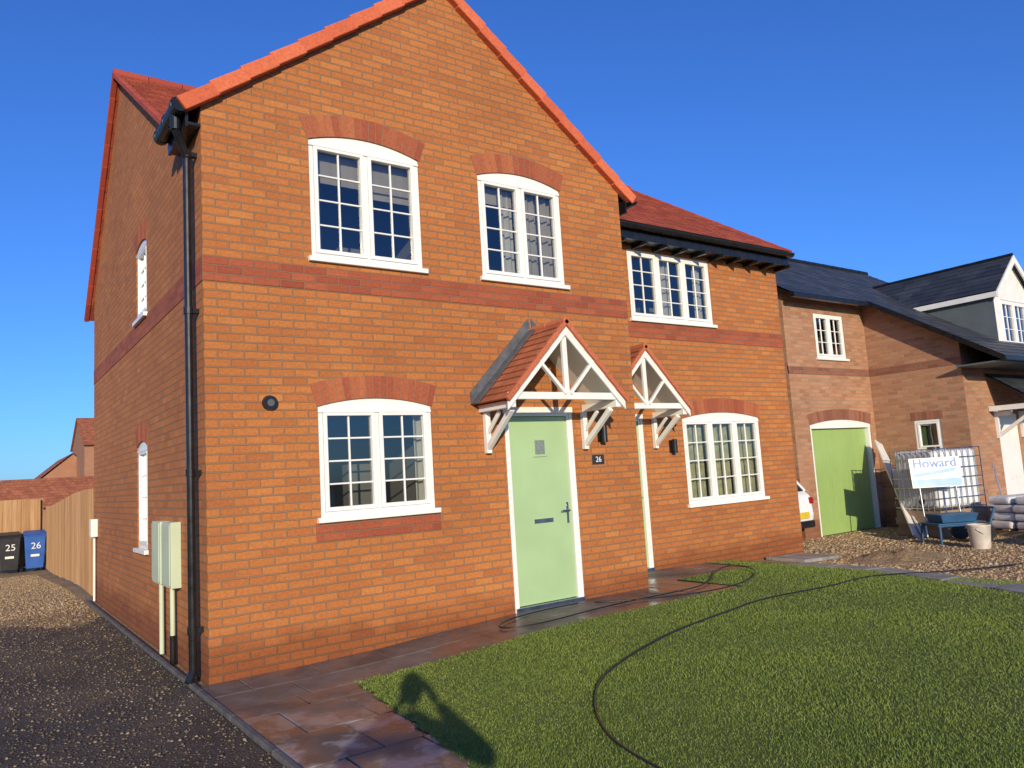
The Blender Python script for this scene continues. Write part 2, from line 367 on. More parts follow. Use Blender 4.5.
front_door('front_door',3.07,4.0,0,H);front_door('second_door',5.19,6.12,1.0,H)
# canopies
def canopy(name,xc,yw,parent):
    hw=.77;ze=2.33;za=3.12;yf=yw-.62;s=(za-ze)/hw
    R=MB();
    slope(R,(xc-hw-.04,yf-.02,ze-.04*s),(xc-hw-.04,yw,ze-.04*s),(xc,yf-.02,za),(xc,yw,za),.11,.016)
    slope(R,(xc+hw+.04,yw,ze-.04*s),(xc+hw+.04,yf-.02,ze-.04*s),(xc,yw,za),(xc,yf-.02,za),.11,.016)
    R.obj(name+'_tiles',M_tilec,parent,recalc=False)
    V=MB();ridge(V,(xc,yf-.03,za+.0),(xc,yw,za+.0),.04,.3)
    for sg in (-1,1):verge(V,(xc+sg*(hw+.05),yf-.035,ze-.05*s+.012),(xc,yf-.035,za+.012),.045,.05,.2)
    V.obj(name+'_verge',islandbrick('canopy_verge',[(0,(.46,.125,.055)),(1,(.52,.15,.07))]),parent,bevel=.004,seg=1)
    Wd=MB()
    for sg in (-1,1):
        Wd.hexa([(xc+sg*(hw+.02),yf,ze-.02*s-.13),(xc+sg*(hw+.02),yf+.025,ze-.02*s-.13),(xc,yf+.025,za-.15),(xc,yf,za-.15),
                 (xc+sg*(hw+.02),yf,ze-.02*s-.02),(xc+sg*(hw+.02),yf+.025,ze-.02*s-.02),(xc,yf+.025,za-.02),(xc,yf,za-.02)])
        Wd.box(xc+sg*(hw-.06)-.035,xc+sg*(hw-.06)+.035,yf+.03,yw-.003,ze-.12,ze-.04)
        x=xc+sg*(hw-.1)
        Wd.box(x-.03,x+.03,yw-.065,yw-.004,1.78,ze-.121)
        Wd.beam((x,yw-.04,1.83),(x,yf+.12,ze-.13),.055,.055)
        Wd.beam((x,yw-.28,ze-.135),(x,yw-.06,2.0),.03,.04)
        Wd.beam((xc+sg*.03,yf+.03,ze+.02),(xc+sg*hw*.45,yf+.03,ze+(za-ze)*.44),.035,.045,up=(0,1,0))
    Wd.box(xc-hw+.02,xc+hw-.02,yf+.028,yf+.075,ze-.04,ze+.035)
    Wd.box(xc-.03,xc+.03,yf+.03,yf+.07,ze+.036,za-.12)
    Wd.obj(name+'_truss',M_wtimber,parent,bevel=.004,seg=1)
    S=MB();
    for sg in (-1,1):
        S.face([(xc+sg*hw,yf+.03,ze-.045),(xc+sg*hw,yw-.002,ze-.045),(xc,yw-.002,za-.045),(xc,yf+.03,za-.045)])
    S.obj(name+'_soffit',M_wtimber,parent,recalc=False)
    L=MB()
    for sg in (-1,1):
        n=Vector((sg*s,0,1)).normalized()*.024
        a=Vector((xc+sg*(hw+.05),yw-.15,ze-.05*s))+n;b2=Vector((xc,yw-.15,za))+n
        L.hexa([a,a+Vector((0,.148,0)),b2+Vector((0,.148,0)),b2,a+n*.3,a+Vector((0,.148,0))+n*.3,b2+Vector((0,.148,0))+n*.3,b2+n*.3])
        L.hexa([a+Vector((0,.135,0)),a+Vector((0,.148,0)),b2+Vector((0,.148,0)),b2+Vector((0,.135,0)),a+Vector((0,.135,.13)),a+Vector((0,.148,.13)),b2+Vector((0,.148,.13)),b2+Vector((0,.135,.13))])
    L.obj(name+'_flashing',M_lead,parent)
canopy('canopy',3.49,0,H);canopy('second_canopy',5.66,1.0,H)
# roofs
R=MB()
slope(R,(-.10,.68,4.96),(XR+.03,.68,4.96),(-.10,RY,RZ),(XR+.03,RY,RZ))
slope(R,(XR+.03,7.38,4.50),(-.10,7.38,4.50),(XR+.03,RY,RZ),(-.10,RY,RZ))
yend=RY-(RZ-ZA)/S2
slope(R,(XC-WH,-.06,ZE),(XC-WH,.66,ZE),(XC,-.06,ZA),(XC,yend,ZA))
slope(R,(XC+WH,.66,ZE),(XC+WH,-.06,ZE),(XC,yend,ZA),(XC,-.06,ZA))
R.obj('roof_tiles',M_tile,H,recalc=False)
V=MB()
ridge(V,(XC,-.06,ZA+.0),(XC,yend,ZA+.0),.09)
for sg in (-1,1):verge(V,(XC+sg*(WH+.03),-.085,ZE-.02),(XC,-.085,ZA+.02),.10,.125,.34)
V.obj('front_verge',M_verge,H,bevel=.01,seg=2)
V=MB();ridge(V,(-.1,RY,RZ-.01),(XR+.03,RY,RZ-.01),.075)
for X,sd in ((-.108,Vector((-1,0,0))),(XR+.045,Vector((1,0,0)))):
    verge(V,(X,.66,4.96),(X,RY,RZ+.005),.07,.06,.34,0,sd);verge(V,(X,7.4,4.49),(X,RY,RZ+.005),.07,.06,.34,0,sd)
V.obj('side_verge_and_ridge',M_verged,H,bevel=.008,seg=2)
# eaves: fascia, soffit, gutters
E=MB()
E.box(XW+.2,XR+.02,.74,.765,4.73,4.93);E.box(XW+.02,XR+.015,.766,.998,4.74,4.765)
E.box(-.13,-.105,-.01,.70,4.74,4.93);E.box(-.104,-.003,-.005,.72,4.76,4.785)
E.box(XW+.105,XW+.13,-.01,.74,4.74,4.93)
def gutter(mb,p,q,r=.06):
    p=Vector(p);q=Vector(q);d=(q-p).normalized();a=d.cross(Vector((0,0,1))).normalized();n=8
    for k in range(n):
        t0=math.pi+math.pi*k/n;t1=math.pi+math.pi*(k+1)/n
        e0=a*math.cos(t0)*r+Vector((0,0,math.sin(t0)*r));e1=a*math.cos(t1)*r+Vector((0,0,math.sin(t1)*r))
        f0=e0*1.1;f1=e1*1.1
        mb.hexa([p+e0,p+e1,q+e1,q+e0,p+f0,p+f1,q+f1,q+f0])
gutter(E,(XW+.15,.675,4.92),(XR+.03,.675,4.92));gutter(E,(-.19,.72,4.90),(-.19,-.07,4.90));gutter(E,(XW+.2,-.07,4.90),(XW+.2,.68,4.90))
for x in np.arange(XW+.35,XR,.42):E.box(x-.02,x+.02,.70,.99,4.68,4.74)
for y in (-.05,.3,.65):E.cyl((-.19,y,4.9),(-.19,y+.035,4.9),.072,n=16)
E.cyl((-.19,.08,4.86),(-.19,.08,4.72),.045);E.cyl((-.19,.08,4.73),(-.085,.16,4.52),.036);E.cyl((-.085,.16,4.54),(-.085,.16,.07),.033)
E.cyl((-.085,.16,.1),(-.13,.13,.02),.036)
for z in (4.52,3.1,1.7,.4):E.cyl((-.085,.16,z),(-.085,.16,z+.06),.042);E.box(-.085,-.001,.135,.185,z+.01,z+.05)
E.obj('gutters_and_downpipe',M_black,H)
# meter boxes, vents, lights
Mx=MB();
for y0 in (.93,1.42):
    Mx.box(-.095,-.003,y0,y0+.38,.70,1.30);Mx.box(-.105,-.096,y0+.02,y0+.36,.72,1.28)
Mx.obj('meter_boxes',M_cream,H,bevel=.008)
Mx=MB();Mx.cyl((-.05,1.6,.7),(-.05,1.6,.02),.022);Mx.cyl((-.05,1.1,.7),(-.05,1.1,.25),.022);Mx.obj('meter_pipes',M_cream,H)
Mx=MB();Mx.cyl((-.05,1.1,.26),(-.05,1.1,.0),.026);Mx.cyl((.55,-.035,2.31),(.55,.0,2.31),.062,.07,n=20)
Mx.obj('flue_vent',M_black,H)
Mx=MB();Mx.cyl((.55,-.040,2.31),(.55,-.034,2.31),.032,n=16);Mx.obj('flue_outlet',M_lead,H)
Mx=MB();Mx.box(-.10,-.003,6.55,6.75,.98,1.25);Mx.cyl((-.04,6.65,.99),(-.04,6.65,.02),.016);Mx.obj('phone_box',M_white,H,bevel=.01)
for (x,yw,z) in ((4.42,0,1.95),(6.67,1.0,1.80)):
    Q=MB();Q.box(x-.04,x+.04,yw-.02,yw-.001,z-.09,z+.09);Q.cyl((x,yw-.075,z-.10),(x,yw-.075,z+.10),.038,n=18);Q.box(x-.015,x+.015,yw-.05,yw-.019,z-.02,z+.02)
    Q.obj('wall_light',M_black,H)
Q=MB();Q.box(4.27,4.45,-.012,-.001,1.60,1.71);Q.obj('number_plate',simple('slate_plate',(.03,.03,.035),.4),H,bevel=.003)
def text(body,size,loc,rot,mat,parent,name='lettering',ext=.001):
    c=bpy.data.curves.new(name,'FONT');c.body=body;c.size=size;c.extrude=ext;c.align_x='CENTER';c.align_y='CENTER';c.materials.append(mat)
    o=bpy.data.objects.new(name,c);o.location=loc;o.rotation_euler=rot;scn.collection.objects.link(o);attach(o,parent);return o
text('26',.09,(4.36,-.0135,1.655),(math.pi/2,0,0),M_white,H,'house_number')

# ------------------------------------------------------------------ NEIGHBOUR HOUSE
N=empty('brick_house',(15,4,0))
SN=.63
def zn(y):return 4.72+(y-1.9)*SN
NX0,NX1,NX2=11.42,14.3,19.6
gar=(11.93,14.12,-.4,2.13);uw=(12.44,13.5,3.5,4.43,0)
wall('garage_wing_wall','F',2.2,[(NX0,-.4),(NX1,-.4),(NX1,4.85),(NX0,4.85)],[hole(*gar,.10),hole(*uw)],M_brickbuff,N,.15)
sidew=(.83,1.36,1.5,2.12,0)
wall('return_wall','S',NX1,[(.3,-.4),(2.2,-.4),(2.2,zn(2.2)-.03),(.3,zn(.3)-.03)],[hole(*sidew)],M_brickbuff,N)
wall('neighbour_front_wall','F',.3,[(NX1,-.4),(NX2,-.4),(NX2,zn(.3)-.03),(NX1,zn(.3)-.03)],[hole(15.55,16.5,0.02,2.15),hole(17.1,18.3,1.0,2.1)],M_brickbuff,N)
wall('neighbour_left_wall','S',NX0,[(2.2,-.4),(8.2,-.4),(8.2,4.75),(5,6.6),(2.2,zn(2.2)-.03)],[],M_brickbuff,N)
wall('neighbour_right_wall','S',NX2,[(.3,-.4),(8.2,-.4),(8.2,4.75),(5,6.6),(.3,zn(.3)-.03)],[],M_brickbuff,N)
wall('neighbour_back_wall','F',8.2,[(NX0,-.4),(NX2,-.4),(NX2,4.7),(NX0,4.7)],[],M_brickbuff,N)
voussoirs('garage_arch','F',2.2,gar[0],gar[1],gar[3],.10,N,mat=M_vousb);voussoirs('return_window_head','S',NX1,.83,1.36,2.12,0,N,.16,mat=M_vousb)
b=MB();b.box(NX0,NX1-.01,2.194,2.22,3.15,3.30);b.box(NX1-.006,NX1+.02,.295,2.19,3.15,3.30);b.box(NX1-.0065,NX2,.294,.32,2.9,3.12);b.obj('neighbour_band',M_brickbrown,N)
window('neighbour_window_up','F',2.2,*uw,N,2,2,3,curt=[(12.5,12.75,3.6,4.4,0,.02)])
window('neighbour_window_side','S',NX1,*sidew,N,1,1,1,bars=False)
window('neighbour_window_down','F',.3,17.1,18.3,1.0,2.1,0,N,2,2,3)
G_=MB();n=9
for k in range(n):
    x0=12.0+k*(2.05/n);G_.box(x0+.004,x0+2.05/n-.004,2.30,2.34,-.05,2.21)
G_.box(12.0,14.05,2.33,2.36,-.05,2.215)
G_.obj('garage_door',M_greeng,N,bevel=.003,seg=1)
G_=MB();G_.box(gar[0]+.001,12.0,2.22,2.35,-.1,2.12);G_.box(14.05,gar[1]-.001,2.22,2.35,-.1,2.12)
G_.prism([(gar[0]+.002,2.06),(gar[1]-.002,2.06)]+[(min(max(p[0],gar[0]+.002),gar[1]-.002),p[1]-.001) for p in arc(gar[0],gar[1],2.13,.10)],1,2.21,2.36)
G_.obj('garage_frame',M_white,N)
R=MB()
slope(R,(NX0-.15,1.9,4.72),(14.02,1.9,4.72),(NX0-.15,5.0,zn(5)),(14.02,5.0,zn(5)),.2,.012)
slope(R,(14.02,-.55,zn(-.55)),(NX2+.15,-.55,zn(-.55)),(14.02,5.0,zn(5)),(NX2+.15,5.0,zn(5)),.2,.012)
slope(R,(NX2+.15,8.5,4.6),(NX0-.15,8.5,4.6),(NX2+.15,5.0,zn(5)),(NX0-.15,5,zn(5)),.2,.012)
DX0,DX1,DY=16.0,17.9,.25;DC=(DX0+DX1)/2;DE=4.74;DA=5.62;yb=1.9+(DE-4.72)/SN;yr=1.9+(DA-4.72)/SN
slope(R,(DX0-.1,DY-.12,DE),(DX0-.1,yb+.05,DE),(DC,DY-.12,DA),(DC,yr,DA),.2,.012);slope(R,(DX1+.1,yb+.05,DE),(DX1+.1,DY-.12,DE),(DC,yr,DA),(DC,DY-.12,DA),.2,.012)
slope(R,(15.2,-.62,2.32),(17.3,-.62,2.32),(15.2,.29,2.98),(17.3,.29,2.98),.2,.012)
R.obj('slate_roof',M_slate,N,recalc=False)
V=MB();ridge(V,(NX0-.15,5,zn(5)+.01),(NX2+.15,5,zn(5)+.01),.07);ridge(V,(DC,DY-.12,DA+.0),(DC,yr,DA+.0),.045)
V.beam((14.0,-.57,zn(-.57)-.02),(14.0,1.9,zn(1.9)-.02),.04,.10);V.box(NX0-.1,14.0,1.84,1.93,4.61,4.71);V.box(14.0,NX2+.1,-.62,-.53,zn(-.55)-.09,zn(-.55)-.01)
V.obj('neighbour_gutters',M_black,N)
V=MB();V.box(14.03,NX2,-.52,.29,zn(-.55)-.11,zn(-.55)-.08);V.obj('soffit',M_grey,N)
D=MB();D.face([(DX0,DY,3.5),(DX0,yb,3.5),(DX0,yb,DE-.02),(DX0,DY,DE-.02)]);D.face([(DX1,DY,3.5),(DX1,yb,3.5),(DX1,yb,DE-.02),(DX1,DY,DE-.02)])
D.obj('dormer_cheeks',M_grey,N,recalc=False)
wall('dormer_front','F',DY,[(DX0,3.45),(DX1,3.45),(DX1,DE-.02),(DC,DA-.03),(DX0,DE-.02)],[hole(16.3,17.6,3.62,4.6)],M_wtimber,N)
window('dormer_window','F',DY,16.3,17.6,3.62,4.6,0,N,2,2,3)
D=MB()
for sg in (-1,1):
    x=DC+sg*(DX1-DC+.1);D.hexa([(x,DY-.14,DE-.16),(x,DY-.11,DE-.16),(DC,DY-.11,DA-.18),(DC,DY-.14,DA-.18),(x,DY-.14,DE-.01),(x,DY-.11,DE-.01),(DC,DY-.11,DA-.01),(DC,DY-.14,DA-.01)])
D.box(DX0-.11,DX0-.085,DY-.12,yb,DE-.13,DE-.02);D.box(DX0-.085,DX0,DY-.1,yb,DE-.12,DE-.10)
D.box(15.2,17.3,-.64,-.615,2.2,2.31);D.box(15.2,15.23,-.61,.29,2.2,2.30)
for x in (15.45,16.6):D.box(x-.04,x+.04,-.02,.295,2.1,2.19);D.beam((x,.26,1.7),(x,-.45,2.18),.05,.06);D.box(x-.03,x+.03,.235,.296,1.65,2.2)
D.obj('white_trim',M_wtimber,N)
D=MB();D.box(15.551,16.499,.32,.40,.03,2.149);D.obj('neighbour_door',M_white,N)

# ------------------------------------------------------------------ GROUND
def sheet(name,xs,ys,dz,mat,inside=None):
    xs=np.array(xs);ys=np.array(ys);v=[(x,y,g(x,y)+dz) for y in ys for x in xs];nx=len(xs);f=[]
    for j in range(len(ys)-1):
        for i in range(nx-1):
            if inside and not inside((xs[i]+xs[i+1])/2,(ys[j]+ys[j+1])/2):continue
            f.append((j*nx+i,j*nx+i+1,(j+1)*nx+i+1,(j+1)*nx+i))
    me=bpy.data.meshes.new(name);me.from_pydata(v,[],f);me.materials.append(mat);o=bpy.data.objects.new(name,me);scn.collection.objects.link(o)
    for p in me.polygons:p.use_smooth=True
    return o
m=Mat('earth_field');o=m.coord('Object');m.col(m.ramp(m.noise(o,.08,4),[(.35,(.06,.065,.025)),(.6,(.09,.08,.04)),(.8,(.05,.06,.02))]));m.rough(.95);M_field=m.m
m=Mat('tan_gravel');o=m.coord('Object')
v=m.add('ShaderNodeTexVoronoi');v.inputs['Scale'].default_value=38;m.link(o,v.inputs['Vector'])
c=m.ramp(v.outputs['Color'],[(0,(.22,.14,.07)),(.4,(.36,.24,.12)),(.7,(.44,.32,.175)),(1,(.28,.17,.085))])
m.col(m.mix(1,c,m.ramp(m.noise(o,.8,3),[(.3,(.68,.65,.6)),(.7,(1.1,1.1,1.1))]),'MULTIPLY'));m.rough(.9);m.bump(m.math('SUBTRACT',1,v.outputs['Distance']),.015);M_gravel=m.m
m=Mat('dark_planings');o=m.coord('Object')
v=m.add('ShaderNodeTexVoronoi');v.inputs['Scale'].default_value=70;m.link(o,v.inputs['Vector'])
c=m.ramp(v.outputs['Color'],[(0,(.050,.037,.026)),(.5,(.080,.060,.042)),(.9,(.12,.09,.064)),(1,(.18,.14,.10))])
m.col(m.mix(1,c,m.ramp(m.noise(o,1.1,4,.65),[(.32,(.55,.52,.48)),(.52,(1,1,1)),(.72,(2.1,1.85,1.5))]),'MULTIPLY'));m.rough(.85);m.bump(m.math('SUBTRACT',1,v.outputs['Distance']),.012);M_dark=m.m
def axis(a,b,fine0,fine1,st):
    return sorted(set([a,a*.5,a*.2]+list(np.arange(fine0,fine1+.001,st))+[b*.1,b*.2,b*.5,b]))
sheet('ground',axis(-900,900,-14,30,.5),axis(-900,900,-14,40,.5),-.03,M_field)
sheet('gravel_drive',np.arange(-9,30.1,.5),np.arange(-14,34.1,.5),-.012,M_gravel)
# ragged far edge where the dark planings give way to the tan gravel
def drive_in(x,y):return y<5.2+.5*math.sin(x*2.3)+.3*math.sin(x*5.1+1)
sheet('driveway',np.linspace(-7,-.14,60),np.linspace(-14,6.6,170),-.004,M_dark,drive_in)
# paving slabs
m=Mat('paving_slabs');gm=m.add('ShaderNodeNewGeometry');o=m.coord('Object')
c=m.ramp(gm.outputs['Random Per Island'],[(0,(.105,.082,.070)),(.4,(.145,.112,.095)),(.7,(.12,.098,.086)),(1,(.175,.145,.125))])
n=m.noise(o,1.6,4,.6);c=m.mix(1,c,m.ramp(n,[(.3,(.6,.59,.58)),(.6,(1,1,1)),(.8,(1.5,1.5,1.5))]),'MULTIPLY')
sx=m.add('ShaderNodeSeparateXYZ');m.link(o,sx.inputs[0])
near=m.ramp(m.math('MULTIPLY',m.math('ADD',sx.outputs[1],1.0),-.5),[(0,(0,0,0)),(.5,(1,1,1))])
ef=m.math('MULTIPLY',m.ramp(m.noise(o,2.7,4,.65),[(.48,(0,0,0)),(.58,(.75,.75,.75))]),m.math('ADD',m.math('MULTIPLY',near,.8),.2))
c=m.mix(ef,c,(.36,.345,.32));m.col(c)
m.rough(m.ramp(m.noise(o,.9,3),[(.44,(.12,.12,.12)),(.58,(.6,.6,.6))]));m.bump(m.noise(o,25,3),.003);M_slab=m.m
m=Mat('concrete_slabs');gm=m.add('ShaderNodeNewGeometry');o=m.coord('Object')
c=m.ramp(gm.outputs['Random Per Island'],[(0,(.26,.25,.22)),(1,(.36,.34,.31))]);m.col(m.mix(1,c,m.ramp(m.noise(o,4,4),[(.3,(.6,.6,.6)),(.7,(1.15,1.15,1.15))]),'MULTIPLY'));m.rough(.6);M_conc=m.m
M_edge=simple('edging_concrete',(.12,.11,.10),.8,.3,8)
P=MB()
def slabs(mb,x0,x1,y0,y1,sx,sy,mi=0,stag=True,dz=.012):
    row=0;y=y0
    while y<y1-.05:
        ye=min(y+sy,y1);x=x0-(sx/2 if (row%2 and stag) else 0)
        while x<x1-.02:
            a=max(x,x0);e=min(x+sx,x1)
            if e-a>.04:
                z=[g(px,py)+dz+random.uniform(-.003,.003) for px,py in ((a,y),(e,y),(e,ye),(a,ye))]
                j=.004
                mb.hexa([(a+j,y+j,z[0]-.05),(e-j,y+j,z[1]-.05),(e-j,ye-j,z[2]-.05),(a+j,ye-j,z[3]-.05),(a+j,y+j,z[0]),(e-j,y+j,z[1]),(e-j,ye-j,z[2]),(a+j,ye-j,z[3])],mi)
            x+=sx
        y+=sy;row+=1
slabs(P,-.08,5.0,-.90,-.005,.60,.447);slabs(P,-.08,.90,-8.4,-.9,.49,.6,0,True)
slabs(P,5.03,7.15,.1,.995,.6,.447);slabs(P,5.03,5.6,-.9,.1,.57,.5)
P.obj('paved_path',M_slab,bevel=.004,seg=1)
sheet('path_bedding',np.linspace(-.1,7.2,30),np.linspace(-8.4,.99,40),-.002,simple('sand_joint',(.09,.07,.055),.9,.2,20),lambda x,y:(y<-.85 and x<.9) or (-.9<y<0 and x<5.6) or (0<y and x>5.03))
# lawn limits
def lx0(y):return .88+(max(y,-4)+.95)*.127 if y<-.9 else .88
def lx1(y):return 7.7 if y>-1.2 else 7.7+(max(y,-5)+1.2)*.5
P=MB()
for k,y in enumerate(np.arange(.1,-7,-.62)):
    ya,yb_=y-.30*2+.01,y-.01;xo0=lx1(ya)+.06;xo1=lx1(yb_)+.06
    dz=.012+random.uniform(0,.02)
    c4=[(xo0,ya),(xo0+.55,ya+.05),(xo1+.55,yb_+.03),(xo1,yb_)]
    P.hexa([(a,b_,g(a,b_)-.04) for a,b_ in c4]+[(a,b_,g(a,b_)+dz) for a,b_ in c4])
slabs(P,8.5,9.4,.25,.95,.45,.6,0,False,dz=.04);P.obj('stepping_slabs',M_conc,bevel=.006)
P=MB()
for y in np.arange(-8.4,7,.915):
    P.box(-.125,-.085,y+.003,min(y+.912,7),-.1,.022)
P.obj('kerb_edging',M_edge,bevel=.006)
# ------------------------------------------------------------------ LAWN
def lawn_in(x,y):
    if y<-.9:return lx0(y)<x<lx1(y)+.03
    if x>5.62:return (y<.08 and x<7.72) or (x>7.17 and y<.98 and x<7.9)
    return False
m=Mat('turf');o=m.coord('Object')
c=m.ramp(m.noise(o,1.2,4,.6),[(.3,(.095,.135,.020)),(.5,(.115,.155,.024)),(.7,(.135,.165,.030))])
m.col(m.mix(1,c,m.ramp(m.noise(o,60,3),[(.3,(.6,.62,.6)),(.7,(1.2,1.2,1.1))]),'MULTIPLY'));m.rough(.9);m.bump(m.noise(o,120,2),.015);M_turf=m.m
LX=np.arange(.3,8.0,.05);LY=np.arange(-9,1.0,.1)
sheet('lawn',LX,LY,.018,M_turf,lawn_in)
m=Mat('grass_blades');gm=m.add('ShaderNodeNewGeometry');o=m.coord('Object')
c=m.ramp(gm.outputs['Random Per Island'],[(0,(.125,.19,.024)),(.5,(.165,.235,.030)),(.9,(.21,.265,.040)),(1,(.32,.30,.10))])
c=m.mix(1,c,m.ramp(m.noise(o,1.1,4,.6),[(.3,(.82,.86,.8)),(.5,(.98,.98,.98)),(.72,(1.18,1.1,1.0))]),'MULTIPLY')
m.col(c);m.rough(.7);M_blade=m.m
NB=520000
px=rng.uniform(.4,7.75,NB);py=-6.2+7.2*rng.random(NB)
dist=np.hypot(px+1.62,py+6.74)
keep=rng.random(NB)<np.clip(1.15-(dist-3)/7,.33,1)
X0=np.where(py<-.9,.88+(np.maximum(py,-4)+.95)*.127,.88)+.01*np.sin(py*23)+.012*np.sin(py*57);X1=np.where(py>-1.2,7.7,7.7+(np.maximum(py,-5)+1.2)*.5)+.02+.02*np.sin(py*19)
ok=((py<-.9+.012*np.sin(px*31))&(px>X0)&(px<X1))|((px>5.62)&(py<.08)&(px<X1))|((px>7.17)&(py<.98)&(px<7.74))
px=px[keep&ok];py=py[keep&ok];n=len(px)
gz=np.array([g(a,0) for a in np.linspace(0,8,801)]);pz=np.interp(px,np.linspace(0,8,801),gz)+.014
dist=np.hypot(px+1.62,py+6.74)
hh=(.012+.010*rng.random(n))*(1+.15*np.sin(px*3.1+1.3*np.sin(py*2.3)));ww=.0017+.00035*dist;an=rng.uniform(0,6.28,n);ln=rng.normal(0,.009,(n,2))
V=np.zeros((n,3,3),np.float32);dx=np.cos(an)*ww;dy=np.sin(an)*ww
V[:,0]=np.stack([px-dx,py-dy,pz],1);V[:,1]=np.stack([px+dx,py+dy,pz],1);V[:,2]=np.stack([px+ln[:,0],py+ln[:,1],pz+hh],1)
def npmesh(name,V,k,mat,parent=None):
    n=len(V);me=bpy.data.meshes.new(name);me.vertices.add(n*k);me.vertices.foreach_set('co',V.reshape(-1));me.loops.add(n*k);me.loops.foreach_set('vertex_index',np.arange(n*k,dtype=np.int32))
    me.polygons.add(n);me.polygons.foreach_set('loop_start',np.arange(0,n*k,k,dtype=np.int32));me.polygons.foreach_set('loop_total',np.full(n,k,dtype=np.int32));me.update(calc_edges=True);me.materials.append(mat)
    o=bpy.data.objects.new(name,me);scn.collection.objects.link(o);attach(o,parent);return o
npmesh('grass',V,3,M_blade)
# ------------------------------------------------------------------ loose stones
def stones(name,xr,yr,n,s0,s1,mat,zf,test=None):
    x=rng.uniform(*xr,n);y=rng.uniform(*yr,n)
    if test is not None:
        k=test(x,y);x=x[k];y=y[k];n=len(x)
    s=s0+(s1-s0)*rng.random(n)**2.5
    base=np.array([(1,0,0),(0,1,0),(-1,0,0),(0,-1,0),(0,0,1),(.7,.7,.5),(-.7,.7,.45),(-.7,-.7,.5),(.7,-.7,.45)],float)
    tri=np.array([(0,5,8),(8,5,4),(5,1,6),(5,6,4),(6,2,7),(6,7,4),(7,3,8),(7,8,4),(0,1,5),(1,2,6),(2,3,7),(3,0,8)])
    P=base[None]*s[:,None,None]*(1+.35*rng.standard_normal((n,9,3))*.6)
    a=rng.uniform(0,6.28,n);c,si=np.cos(a),np.sin(a);st=rng.uniform(.6,1.,n)
    X=P[:,:,0]*c[:,None]-P[:,:,1]*si[:,None]*st[:,None];Y=P[:,:,0]*si[:,None]+P[:,:,1]*c[:,None]*st[:,None]
    z=np.array([zf(a_,b_) for a_,b_ in zip(x,y)])
    W=np.stack([X+x[:,None],Y+y[:,None],P[:,:,2]*.8+z[:,None]],2).astype(np.float32)
    me=bpy.data.meshes.new(name);me.vertices.add(n*9);me.vertices.foreach_set('co',W.reshape(-1))
    F=(tri[None]+9*np.arange(n)[:,None,None]).reshape(-1).astype(np.int32);nf=n*12;me.loops.add(nf*3);me.loops.foreach_set('vertex_index',F);me.polygons.add(nf)
    me.polygons.foreach_set('loop_start',np.arange(0,nf*3,3,dtype=np.int32));me.polygons.foreach_set('loop_total',np.full(nf,3,dtype=np.int32));me.update(calc_edges=True);me.materials.append(mat)
    o=bpy.data.objects.new(name,me);scn.collection.objects.link(o);return o
def stonemat(name,stops):
    m=Mat(name);gm=m.add('ShaderNodeNewGeometry');m.col(m.ramp(gm.outputs['Random Per Island'],stops));m.rough(.8);return m.m
MS1=stonemat('stones_dark',[(0,(.045,.034,.025)),(.6,(.085,.064,.045)),(.9,(.14,.105,.072)),(1,(.24,.19,.13))])
MS2=stonemat('stones_tan',[(0,(.19,.11,.055)),(.4,(.32,.21,.105)),(.75,(.44,.32,.175)),(1,(.50,.41,.29))])
MS3=stonemat('stones_mid',[(0,(.09,.065,.045)),(.6,(.18,.13,.08)),(1,(.34,.26,.16))])
stones('gravel',(-3.2,-.15),(-4.2,6.0),15000,.004,.012,MS1,lambda a,b:-.004)
stones('gravel',(-2.6,-.15),(4.7,17),18000,.008,.02,MS2,lambda a,b:g(a,b)-.012,lambda x,y:(y>5.2+.5*np.sin(x*2.3)+.3*np.sin(x*5.1+1))|(rng.random(len(x))<.25))
stones('gravel',(-1.4,-.14),(-3,6),3600,.005,.014,MS3,lambda a,b:0)
def rt(x,y):
    e=np.where(y>-1.2,7.7,7.7+(np.maximum(y,-5)+1.2)*.5)+.62
    return (x>e)&~((x>14.25)&(y>.2))&~((x<9.5)&(y>.2))
stones('gravel',(5.5,15),(-6,2.2),32000,.010,.030,MS2,lambda a,b:g(a,b)-.012,rt)
def heap(name,cx,cy,rx,ry,h,mat,seed):
    n=40;v=[];f=[];from mathutils import noise as mn
    for j in range(n+1):
        for i in range(n+1):
            u=i/n*2-1;w=j/n*2-1;d=math.sqrt(u*u+w*w);z=h*max(0,1-d*d)**1.3*(1+.5*mn.noise(Vector((u*3+seed,w*3,0))))+.05*mn.noise(Vector((u*9,w*9,seed)))*max(0,1-d)
            x=cx+u*rx;y=cy+w*ry;v.append((x,y,g(x,y)-.03+z))
    for j in range(n):
        for i in range(n):f.append((j*(n+1)+i,j*(n+1)+i+1,(j+1)*(n+1)+i+1,(j+1)*(n+1)+i))
    me=bpy.data.meshes.new(name);me.from_pydata(v,[],f);me.materials.append(mat);o=bpy.data.objects.new(name,me);scn.collection.objects.link(o)
    for p in me.polygons:p.use_smooth=True
heap('gravel_heap',9.7,-.5,1.0,.7,.13,M_gravel,3);heap('gravel_heap',11.3,-2.8,1.5,1.0,.2,M_gravel,5)
